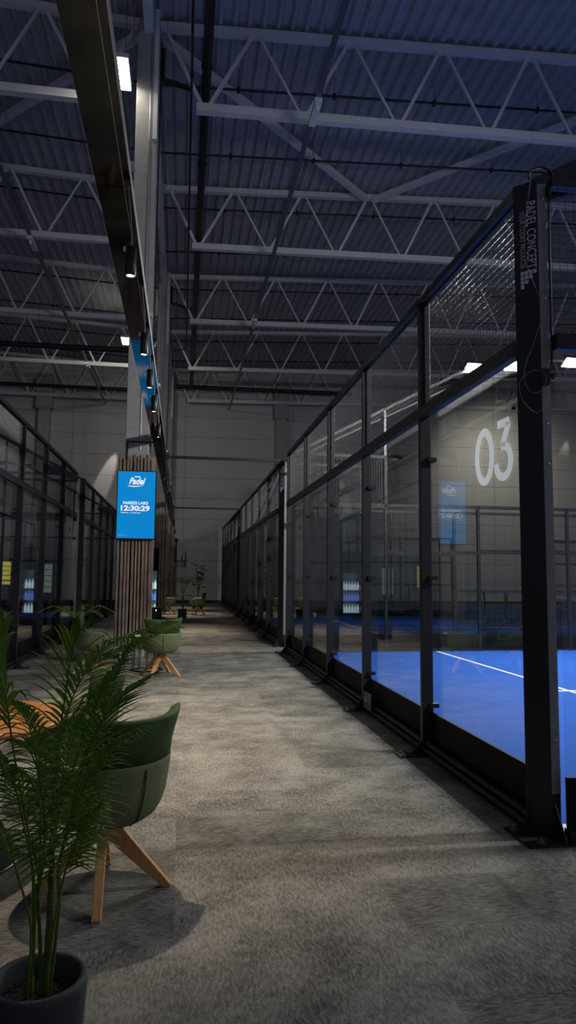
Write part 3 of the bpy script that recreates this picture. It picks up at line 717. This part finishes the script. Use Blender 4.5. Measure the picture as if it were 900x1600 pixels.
# ---------------------------------------------------------------- armchairs
def bandtop(th): a = abs(th)/54.; return .848+.026*a**2.5
def chair():
    t = thing('swivel_armchair', '', 'armchair')
    N = 56
    def rim(th):
        a = abs((th+180) % 360-180)
        return .645-(.15*(.5-.5*math.cos(PI*min(1, max(0, (a-105)/60)))))
    rows = []
    def ring(fr, fz):
        rr = []
        for k in range(N):
            th = 360*k/N; a = R(th); r = fr(th); z = fz(th)
            rr.append((r*math.sin(a), -r*math.cos(a), z))
        rows.append(rr)
    prof = [(.0, .338), (.12, .336), (.20, .345), (.245, .375), (.272, .42), (.292, .48)]
    for r, z in prof: ring(lambda th, r=r: max(r, .001), lambda th, z=z: z)
    for q in (.3, .6, .85): ring(lambda th, q=q: .292+.020*q, lambda th, q=q: .48+(rim(th)-.02-.48)*q)
    ring(lambda th: .312, lambda th: rim(th)-.012); ring(lambda th: .305, lambda th: rim(th)); ring(lambda th: .285, lambda th: rim(th)+.002)
    ring(lambda th: .270, lambda th: rim(th)-.012); ring(lambda th: .260, lambda th: (rim(th)+.43)/2); ring(lambda th: .245, lambda th: .43)
    ring(lambda th: .001, lambda th: .43)
    MB().grid(rows, True).build('shell', M['boucle'], t)
    # seams down the back and sides
    s_ = MB()
    for th in (0, 118, -118):
        a = R(th); pts = [((r+.002)*math.sin(a), -(r+.002)*math.cos(a), z) for r, z in ((.20, .345), (.247, .375), (.274, .42), (.294, .48), (.304, .54), (.311, min(.62, rim(th)-.03)))]
        s_.tube(pts, .0035, 5)
    s_.build('seam', M['velvet'], t)
    sc = []
    for rr, z in ((.001, .50), (.12, .502), (.20, .495), (.238, .475), (.245, .45), (.235, .425)):
        sc.append([(rr*math.sin(2*PI*k/32), -rr*math.cos(2*PI*k/32)*1.06+.012, z) for k in range(32)])
    MB().grid(sc, True).build('seat_cushion', M['boucle'], t)
    # upper back band, flaring out to raised wings
    rows = []; NB = 34
    for k in range(NB+1):
        th = -54+108*k/NB; a = R(th); e = abs(th)/54; ztop = bandtop(th); zb = .615+.012*e
        f = .026+.010*e**2.2        # flare at the top
        endt = min(1, (1-e)*9+.25)     # thinner at the ends
        ro0, ro1 = .302, .302+.016+f
        th_ = .045*endt
        sec = []
        for rr, z in ((ro0-.008, zb), (ro0+.004, zb+.006), (ro0+.008+f*.25, zb+(ztop-zb)*.4), (ro1, ztop-.02), (ro1-.004, ztop-.004), (ro1-th_*.5, ztop), (ro1-th_, ztop-.010), (ro0+f*.4-th_, zb+(ztop-zb)*.45), (ro0-.03-th_*.4, zb-.02)):
            sec.append((rr*math.sin(a), -rr*math.cos(a), z))
        rows.append(sec)
    b = MB(); b.grid(rows, True); b.add(rows[0], [tuple(range(9))]); b.add(rows[-1], [tuple(range(8, -1, -1))])
    b.build('backrest', M['velvet'], t)
    MB().lathe([(0, .27), (.035, .27), (.04, .30), (.04, .338)], n=16).build('swivel_column', M['dark'], t)
    hub = MB().lathe([(0, .235), (.040, .235), (.044, .25), (.044, .318), (0, .318)], n=8, smooth=False); hub.build('hub', M['ash'], t)
    for k in range(4):
        a = R(90*k); d = Vector((math.cos(a), math.sin(a), 0)); pr = Vector((-d.y, d.x, 0))*.021
        # side outline of the leg board: deep at the hub, tapering to the foot
        out = [(.028, .322), (.062, .322), (.325, .012), (.325, .0), (.290, .0), (.028, .232)]
        vs = [d*r+Vector((0, 0, z))+pr for r, z in out]+[d*r+Vector((0, 0, z))-pr for r, z in out]
        n = len(out)
        MB().add(vs, [tuple(range(n)), tuple(range(2*n-1, n-1, -1))]+[(i, i+n, (i+1) % n+n, (i+1) % n) for i in range(n)]) if 0 else None
        b = MB(); b.add(vs, [tuple(range(n)), tuple(range(2*n-1, n-1, -1))]+[(i, i+n, (i+1) % n+n, (i+1) % n) for i in range(n)])
        b.build('leg', M['ash'], t, .003)
    return t
def set_chair(c, x, y, phi, legrot, lab):
    c.location = (x, y, 0); c.rotation_euler = (0, 0, R(phi)); tag(c, lab, 'armchair', 'green swivel armchairs')
    for k in kids(c):
        if k.name.startswith(('leg', 'hub')): k.rotation_euler = (0, 0, R(legrot-phi))
c0 = chair()
CH_ = [(-.345, 3.55, 41, 2, 'large green armchair on wooden legs in the foreground behind the palm'),
       (-.70, 4.80, 112, 20, 'yellow-lit green armchair just beyond the orange wooden table'),
       (-.29, 10.73, 8, -24, 'green armchair with its back to us right of the slatted pillar foot'),
       (-1.30, 11.05, -88, 15, 'dark green armchair seen side-on left of the slatted pillar'),
       (.60, 26.7, 88, 10, 'far armchair facing left, right of the small potted palm'),
       (-.50, 27.2, -60, 30, 'far armchair facing right, left of the small potted palm')]
for i, (x, y, p, l, lab) in enumerate(CH_):
    c = c0 if i == 0 else dup(c0, (x, y, 0))
    set_chair(c, x, y, p, l, lab)

# tables
t = thing('round_table', 'round orange wooden table behind the foreground palm', 'table', (-1.14, 3.97, 0), 0)
MB().lathe([(0, .742), (.52, .742), (.532, .735), (.535, .722), (.528, .712), (0, .712)], n=56).build('tabletop', M['top'], t)
MB().lathe([(0, .71), (.11, .71), (.11, .70), (.035, .69), (.035, .03), (0, .03)], n=20).build('pedestal', M['dark'], t)
MB().lathe([(0, .032), (.05, .032), (.31, .014), (.325, .008), (.325, 0), (0, 0)], n=48).build('base_disc', M['dark'], t)
t = thing('coffee_table', 'small pale round table on thin rods beside the slatted pillar', 'table', (-.52, 11.35, 0), 0)
MB().lathe([(0, .56), (.36, .56), (.368, .552), (.36, .542), (0, .542)], n=40).build('tabletop', M['tabletop'], t)
g = MB()
for k in range(12):
    a = 2*PI*k/12; g.tube([(.24*math.cos(a), .24*math.sin(a), .012), (.22*math.cos(a), .22*math.sin(a), .542)], .006, 5)
g.build('rod_cage', M['dark'], t)
MB().lathe([(.22, 0), (.255, 0), (.255, .014), (.22, .014)], n=32).build('base_ring', M['dark'], t)
t = thing('bistro_table', 'thin dark bistro table between the two far armchairs', 'table', (.07, 27.3, 0), 0)
MB().lathe([(0, .74), (.36, .74), (.36, .715), (0, .715)], n=32).build('tabletop', M['dark'], t)
MB().lathe([(.022, .715), (.022, .02), (.2, .015), (.2, 0), (0, 0)], n=20).build('pedestal', M['dark'], t)
t = thing('waste_bin', 'black round bin behind the armchair by the slatted pillar', 'bin', (-.62, 16.4, 0), 0)
MB().lathe([(0, 0), (.15, 0), (.17, .03), (.175, .72), (.165, .74), (.15, .72), (.15, .3), (0, .3)], n=28).build('bin_body', M['gloss'], t)
MB().lathe([(.15, .742), (.178, .742), (.178, .76), (.15, .76), (.15, .742)], n=28).build('rim', M['dark'], t)

# drinks fridge and vending cabinet
t = thing('drinks_fridge', 'tall black drinks fridge with lit bottles behind the slatted pillar', 'fridge', (-1.02, 21.6, 0), 0)
f = MB(); f.box(-.32, -.28, -.3, .3, 0, 2.3); f.box(.28, .32, -.3, .3, 0, 2.3); f.box(-.28, .28, -.3, .3, 0, .35); f.box(-.28, .28, -.3, .3, 1.62, 2.3); f.box(-.28, .28, .26, .3, .35, 1.62)
f.build('cabinet', M['gloss'], t)
MB().box(-.28, .28, .25, .259, .35, 1.62).build('lit_back', M['fridgeback'], t)
MB().box(-.28, .28, -.295, -.29, .35, 1.62).build('glass_door', M['glass'], t)
for z in (.37, .74, 1.08): MB().box(-.28, .28, -.25, .24, z-.015, z).build('shelf', M['alu'], t)
bp = tag(MB().lathe([(0, 0), (.034, 0), (.036, .01), (.036, .16), (.014, .22), (.013, .265), (0, .265)], n=12).build('bottle', M['bottle']), '', 'bottle')
first = True
for zi, (z, m_, nm) in enumerate(((.37, 'bottle', 'bottom'), (.74, 'bottle2', 'middle'), (1.08, 'bottle', 'top'))):
    for k in range(6):
        if first: o = bp; first = False
        else: o = bp.copy(); COL.objects.link(o)
        if m_ == 'bottle2':
            if zi == 1 and k == 0: me2 = bp.data.copy(); me2.materials.clear(); me2.materials.append(M['bottle2'])
            o.data = me2
        o.location = (-1.02-.225+k*.09, 21.45, z)
        tag(o, 'glowing %sbottle on the %s shelf of the drinks fridge' % ('blue ' if m_ == 'bottle2' else 'pale ', nm), 'bottle', 'bottles on the %s fridge shelf' % nm)
for X, w, m_, h0, h1, lab in ((-9.75, .62, 'yellow', .70, 2.15, 'yellow-lit vending cabinet by the far wall behind the left fence'), (-8.80, .42, 'yellow', .95, 2.1, 'narrow yellow-lit cabinet beside the wider one at the far left wall'), (-6.9, .66, 'fridgelit', .55, 2.0, 'white-lit drinks cabinet by the far wall seen between left fence posts')):
    t = thing('vending_cabinet', lab, 'vending machine', (X, 37.2, 0), 0)
    MB().box(-w/2-.06, w/2+.06, -.3, .3, 0, h1+.15).build('cabinet', M['gloss'], t)
    MB().box(-w/2, w/2, -.312, -.301, h0, h1).build('lit_panel', M[m_], t)
    g = MB()
    for k in range(4): g.box(-w/2, w/2, -.318, -.313, h0+(h1-h0)*(k+1)/5-.015, h0+(h1-h0)*(k+1)/5+.015)
    g.build('shelf_edges', M['gloss'], t)

# wall bracket at the far end
t = thing('wall_pipework', 'thin dark bracketed pipework low on the far wall', 'wall fitting', (-.35, 37.9, 0), 0)
MB().tube([(0, 0, 2.2), (0, 0, 3.3)], .03, 8).build('riser', M['dark'], t)
MB().lathe([(0, 3.5), (.08, 3.48), (.1, 3.38), (.06, 3.3)], n=12).build('cap', M['dark'], t)
MB().bar((0, 0, 2.25), (.55, 0, 2.25), .05).bar((.3, 0, 2.25), (.3, 0, 2.55), .05).bar((.5, -.1, 2.0), (.5, -.1, 2.8), .04).bar((0, 0, 2.0), (.5, 0, 2.05), .04).build('cross_pipe', M['dark'], t)

# ---------------------------------------------------------------- plants
def bez(P, n):
    out = []
    m_ = len(P)-1
    for i in range(m_):
        p0 = P[max(i-1, 0)]; p1 = P[i]; p2 = P[i+1]; p3 = P[min(i+2, m_)]
        k0 = n//m_
        for k in range(k0):
            s = k/k0; out.append(.5*((2*p1)+(p2-p0)*s+(2*p0-5*p1+4*p2-p3)*s*s+(3*p1-p0-3*p2+p3)*s**3))
    out.append(P[-1].copy()); return out
def frond(P, start, n, L, droop, w, mat_, parent, rnd, spread=55, stalk=.0045):
    """palm frond: rachis through the points P, leaflets from start (0..1) to the tip"""
    pts = bez([Vector(p) for p in P], 36); N = len(pts)-1
    b = MB(); b.tube(pts, stalk, 5, r2=.0012)
    for k in range(n):
        s = start+(1-start)*(k+.5)/n; i = min(N-1, int(s*N)); p = pts[i].lerp(pts[i+1], s*N-i)
        d = (pts[i+1]-pts[i]).normalized(); side = d.cross(Vector((0, 0, 1)))
        if side.length < .15: side = Vector((1, 0, 0))
        side.normalize(); q = (s-start)/(1-start)
        ll = L*(.55+.45*math.sin(PI*min(1, q*1.15+.12)))*(1-.35*q**3)
        ang = R(spread+8-26*q+rnd.uniform(-5, 5))
        for sg in (-1, 1):
            l_ = ll*rnd.uniform(.9, 1.08); dd = (d*math.cos(ang)+side*sg*math.sin(ang)+Vector((0, 0, .18+rnd.uniform(-.08, .08)))).normalized()
            u = dd.cross(Vector((0, 0, 1))).normalized(); vs = []
            SEG = 5
            for j in range(SEG+1):
                f = j/SEG; c = p+dd*l_*f+Vector((0, 0, -droop*l_*f*f)); ww = w*(math.sin(PI*min(1, f*.82+.16)))**.8*(1-f**4)+.0004
                vs += [c-u*ww/2+Vector((0, 0, ww*.22)), c, c+u*ww/2+Vector((0, 0, ww*.22))]
            fs = []
            for j in range(SEG):
                a = j*3; fs += [(a, a+1, a+4, a+3), (a+1, a+2, a+5, a+4)]
            b.add(vs, fs, False)
    return b.build('frond', mat_, parent)
PC = Vector((-.405, 2.32, 0))
t = thing('potted_palm', 'large potted palm in a charcoal pot at the lower left corner', 'potted plant', PC, 0)
MB().lathe([(0, 0), (.115, 0), (.128, .012), (.146, .26), (.146, .275), (.140, .282), (.126, .282), (.121, .275), (.118, .22)], n=48).build('pot', M['pot'], t)
MB().lathe([(0, .226), (.06, .228), (.119, .222)], n=32).build('soil', M['soil'], t)
rnd = random.Random(3)
g = MB()
for k in range(420):
    a = rnd.uniform(0, 2*PI); r_ = .113*math.sqrt(rnd.random()); s_ = rnd.uniform(.0018, .0042); x, y = r_*math.cos(a), r_*math.sin(a); z = .227+rnd.uniform(0, .003)
    h = rnd.uniform(0, 1)
    g.add([(x+s_, y, z), (x-s_*.6, y+s_*h, z), (x-s_*.5, y-s_, z), (x, y, z+s_*1.2)], [(0, 1, 3), (1, 2, 3), (2, 0, 3)])
gr = g.build('gravel', mat('pot_gravel', (.09, .09, .09), .6), t); gr['kind'] = 'stuff'
def rel(x, y, Y): return at(x, y, Y)-PC
base = Vector((.0, .0, .22))
# canes
for pts, r0 in (([(72, 1536, 2.32), (78, 1440, 2.32), (80, 1390, 2.33), (82, 1330, 2.33)], .013), ([(66, 1537, 2.32), (62, 1450, 2.33), (58, 1380, 2.34)], .007), ([(78, 1535, 2.32), (90, 1440, 2.32), (95, 1380, 2.3)], .006)):
    P = [rel(*p) for p in pts]; P[0].z = .22; P = bez(P, 12); b = MB(); b.tube(P, r0, 10, r2=r0*.65)
    for i in range(1, len(P)-1, 2): b.tube([P[i]-Vector((0, 0, .003)), P[i]+Vector((0, 0, .003))], r0*.98, 10)
    b.build('cane', M['stem'], t)
FR = [  # points (x, y, Y), leaflet start, count, leaflet length, droop
    ([(72, 1530, 2.32), (78, 1330, 2.38), (92, 1150, 2.5), (150, 1025, 2.65), (215, 990, 2.75), (262, 972, 2.82)], .50, 30, .16, .45, 55),
    ([(74, 1530, 2.32), (85, 1330, 2.4), (100, 1140, 2.55), (135, 1050, 2.68), (200, 1010, 2.8), (275, 982, 2.9)], .52, 30, .13, .3, 42),
    ([(66, 1530, 2.32), (50, 1350, 2.30), (22, 1180, 2.26), (8, 1080, 2.24), (-4, 1000, 2.24), (-22, 945, 2.25)], .50, 26, .25, .35, 60),
    ([(70, 1530, 2.32), (75, 1330, 2.28), (92, 1160, 2.2), (103, 1080, 2.15), (112, 1020, 2.12), (124, 985, 2.1)], .50, 18, .19, .30, 40),
    ([(74, 1530, 2.32), (90, 1350, 2.26), (118, 1190, 2.2), (150, 1100, 2.16), (178, 1050, 2.14), (210, 1005, 2.12)], .45, 28, .17, .5, 58),
    ([(74, 1530, 2.32), (92, 1380, 2.26), (120, 1230, 2.18), (152, 1140, 2.12), (190, 1090, 2.08), (232, 1060, 2.05)], .45, 28, .16, .25, 55),
    ([(74, 1530, 2.32), (86, 1400, 2.28), (110, 1290, 2.2), (140, 1210, 2.14), (170, 1165, 2.1), (215, 1140, 2.06)], .40, 28, .15, .5, 58),
    ([(76, 1530, 2.32), (84, 1450, 2.28), (98, 1378, 2.22), (112, 1330, 2.18), (128, 1290, 2.15), (150, 1262, 2.12)], .46, 20, .13, .5, 62),
    ([(64, 1530, 2.32), (48, 1450, 2.28), (28, 1370, 2.24), (18, 1335, 2.22), (8, 1305, 2.2), (-6, 1285, 2.2)], .55, 12, .07, .3, 45),
    ([(66, 1530, 2.32), (55, 1400, 2.28), (35, 1280, 2.24), (20, 1220, 2.2), (0, 1180, 2.18), (-30, 1160, 2.16)], .48, 26, .17, .5, 58),
    ([(70, 1530, 2.32), (66, 1380, 2.34), (62, 1240, 2.36), (50, 1150, 2.38), (30, 1110, 2.4), (0, 1090, 2.42)], .50, 26, .16, .5, 58),
    ([(72, 1530, 2.32), (82, 1400, 2.36), (92, 1270, 2.42), (105, 1190, 2.46), (125, 1130, 2.5), (150, 1095, 2.55)], .42, 28, .16, .5, 60),
    ([(70, 1530, 2.32), (74, 1400, 2.24), (70, 1290, 2.14), (62, 1220, 2.08), (50, 1180, 2.02), (34, 1160, 1.98)], .42, 26, .14, .55, 60),
    ([(72, 1530, 2.32), (80, 1420, 2.24), (96, 1330, 2.14), (112, 1270, 2.08), (128, 1225, 2.03), (150, 1195, 2.0)], .40, 26, .13, .5, 58),
    ([(72, 1530, 2.32), (78, 1400, 2.4), (84, 1300, 2.48), (80, 1220, 2.55), (96, 1160, 2.6), (118, 1130, 2.65)], .40, 26, .15, .5, 60),
    ([(68, 1530, 2.32), (58, 1400, 2.36), (44, 1300, 2.44), (30, 1240, 2.5), (10, 1205, 2.55), (-15, 1190, 2.6)], .42, 26, .15, .5, 60),
]
TOPS = [rel(82, 1335, 2.33), rel(58, 1385, 2.34), rel(95, 1385, 2.30)]
for i_, (P, st, n, L, dr, spd) in enumerate(FR):
    Q = [rel(*p) for p in P]
    if i_ in (2, 7, 8, 9): Q[0] = base+Vector(((P[0][0]-71)*.004, rnd.uniform(-.02, .02), 0))
    else:
        c_ = TOPS[(0, 0, 0, 0, 1, 2, 2, 0, 0, 1, 1, 0, 1, 2, 0, 1)[i_]]
        Q[0] = c_-Vector((0, 0, .06)); Q[1] = Q[1].lerp(c_+Vector((0, 0, .10)), .6)
        st = max(.22, st-.12)
    frond(Q, st-.04, int(n*.95), L*1.4, dr*1.15, .0145, M['leaf'], t, rnd, spd)

def small_palm(x, y, h, lab, pot='square', mat_='leaf', n=9, seed=1, lift=0):
    rn = random.Random(seed); t = thing('potted_palm', lab, 'potted plant', (x, y, 0), 0)
    if pot == 'square': MB().box(-.15, .15, -.15, .15, 0, .33).build('pot', M['dark'], t, .01); z0 = .33
    else: MB().lathe([(0, 0), (.13, 0), (.16, .3), (.15, .31), (.13, .29)], n=24).build('pot', M['pot'], t); z0 = .29
    MB().lathe([(0, z0-.01), (.12, z0-.012)], n=16).build('soil', M['soil'], t)
    MB().tube([(0, 0, z0-.02), (.01, 0, z0+(h-z0)*.4)], .014, 8).build('stem', M['stem'], t)
    for k in range(n):
        a = 2*PI*k/n+rn.uniform(-.3, .3); s = rn.uniform(.8, 1.1); zz = z0+(h-z0)*.35
        P = [Vector((0, 0, zz)), Vector((math.cos(a)*.14*s, math.sin(a)*.14*s, zz+(h-zz)*.6*s)), Vector((math.cos(a)*.34*s, math.sin(a)*.34*s, zz+(h-zz)*.92*s)), Vector((math.cos(a)*.58*s, math.sin(a)*.58*s, zz+(h-zz)*.72*s))]
        frond(P, .35, 14, .20, .3, .016, M[mat_], t, rn)
    return t
small_palm(.04, 24.7, 1.5, 'small palm in a black square pot between the far armchairs', n=9, seed=4)
small_palm(-1.80, 12.6, .95, 'low leafy palm behind the side-on armchair left of the pillar', 'round', n=8, seed=8)
# broad-leaved plant by the far wall
rn = random.Random(12); t = thing('broad_leaf_plant', 'dark broad-leaved plant in a pot behind the right far armchair', 'potted plant', (.68, 29.6, 0), 0)
MB().lathe([(0, 0), (.2, 0), (.24, .55), (.22, .56), (.2, .52)], n=24).build('pot', M['dark'], t)
MB().lathe([(0, .52), (.2, .51)], n=16).build('soil', M['soil'], t)
MB().tube([(0, 0, .5), (.03, 0, .95), (-.02, .02, 1.5), (-.12, 0, 2.0)], .018, 7).tube([(0, 0, .5), (.08, .03, 1.1), (.2, 0, 1.6)], .014, 7).build('stem', M['stem'], t)
for k in range(34):
    z = rn.uniform(.95, 1.9); a = rn.uniform(0, 2*PI); rr = .1; c = Vector((rn.uniform(-.08, .16), rn.uniform(-.05, .05), z)); L = rn.uniform(.26, .40)
    if k == 0: c = Vector((-.1, 0, 1.9)); a = PI-.2; L = .42
    d = Vector((math.cos(a), math.sin(a), rn.uniform(-.1, .6) if k else .8)).normalized(); u = d.cross(Vector((0, 0, 1))).normalized(); vs = []
    for j in range(7):
        f = j/6; w = .155*math.sin(PI*min(1, f*.93+.05)); p = c+d*L*f+Vector((0, 0, -.28*L*f*f)); vs += [p-u*w/2+Vector((0, 0, w*.15)), p, p+u*w/2+Vector((0, 0, w*.15))]
    b = MB(); b.add(vs, [q for j in range(6) for q in ((j*3, j*3+1, j*3+4, j*3+3), (j*3+1, j*3+2, j*3+5, j*3+4))], True); b.build('leaf', M['leaf2'], t)

# ---------------------------------------------------------------- high bays, ambient and added wall lights
for (x, y, z), (ax, ay, az), e, sz, lab in (((-2.75, 37.1, 10.5), (-4.2, 38, 6.7), 900, 13, 'small black wall washer light high on the far wall left of the pillars'), ((17.0, 33.4, 10.3), (18.2, 38, 7.2), 640, 118, 'black wall washer light under a roof truss above the right courts'), ((23.3, 37.3, 12.2), (21.9, 38, 6.4), 900, 17, 'small black wall washer light high at the far right corner')):
    t = thing('wall_washer', lab, 'lamp', (x, y, z))  # added lamps: streaks and extra brightness for the far wall
    MB().box(-.09, .09, -.08, .08, 0, .14).build('housing', M['dark'], t, .01); MB().tube([(0, 0, .14), (0, 0, .7)], .01, 6).build('stem', M['pipe'], t)
    spot('wall_spot', (x, y+.06, z-.02), (ax, ay, az), e, (1, .93, .82), sz, 1.0 if sz > 50 else .6, .03)
area('high_bay_light', (-1.5, 12.75, 11.0), (-3.5, 15, 0), 22, (1, .93, .82), .6, .8)
area('high_bay_light', (-2.35, 28.3, 11.0), (-3.5, 34, 0), 160, (1, .93, .82), .6, .8)
W = scene.world = bpy.data.worlds.new('hall_ambient'); W.use_nodes = True
W.node_tree.nodes['Background'].inputs[0].default_value = (.62, .67, 1, 1); W.node_tree.nodes['Background'].inputs[1].default_value = .17

# ---------------------------------------------------------------- camera
cam = bpy.data.cameras.new('camera'); cam.sensor_fit = 'VERTICAL'; cam.sensor_height = 24
cam.lens = F/1600*24; cam.clip_start = .05; cam.clip_end = 200
co = bpy.data.objects.new('camera', cam); COL.objects.link(co)
Rm = Matrix((RT, UP, -FW)).transposed()
roll = Matrix.Rotation(-ROL*-1, 3, 'Z')
co.matrix_world = Matrix.Translation((0, 0, CH)) @ (Rm @ roll).to_4x4()
scene.camera = co
vs = scene.view_settings; scene.display_settings.display_device = 'sRGB'
vs.view_transform = 'Standard'; vs.look = 'None'; vs.exposure = 0; vs.gamma = 1; vs.use_curve_mapping = False
cyc = scene.cycles
cyc.transparent_max_bounces = 32; cyc.max_bounces = 8; cyc.diffuse_bounces = 4; cyc.glossy_bounces = 4
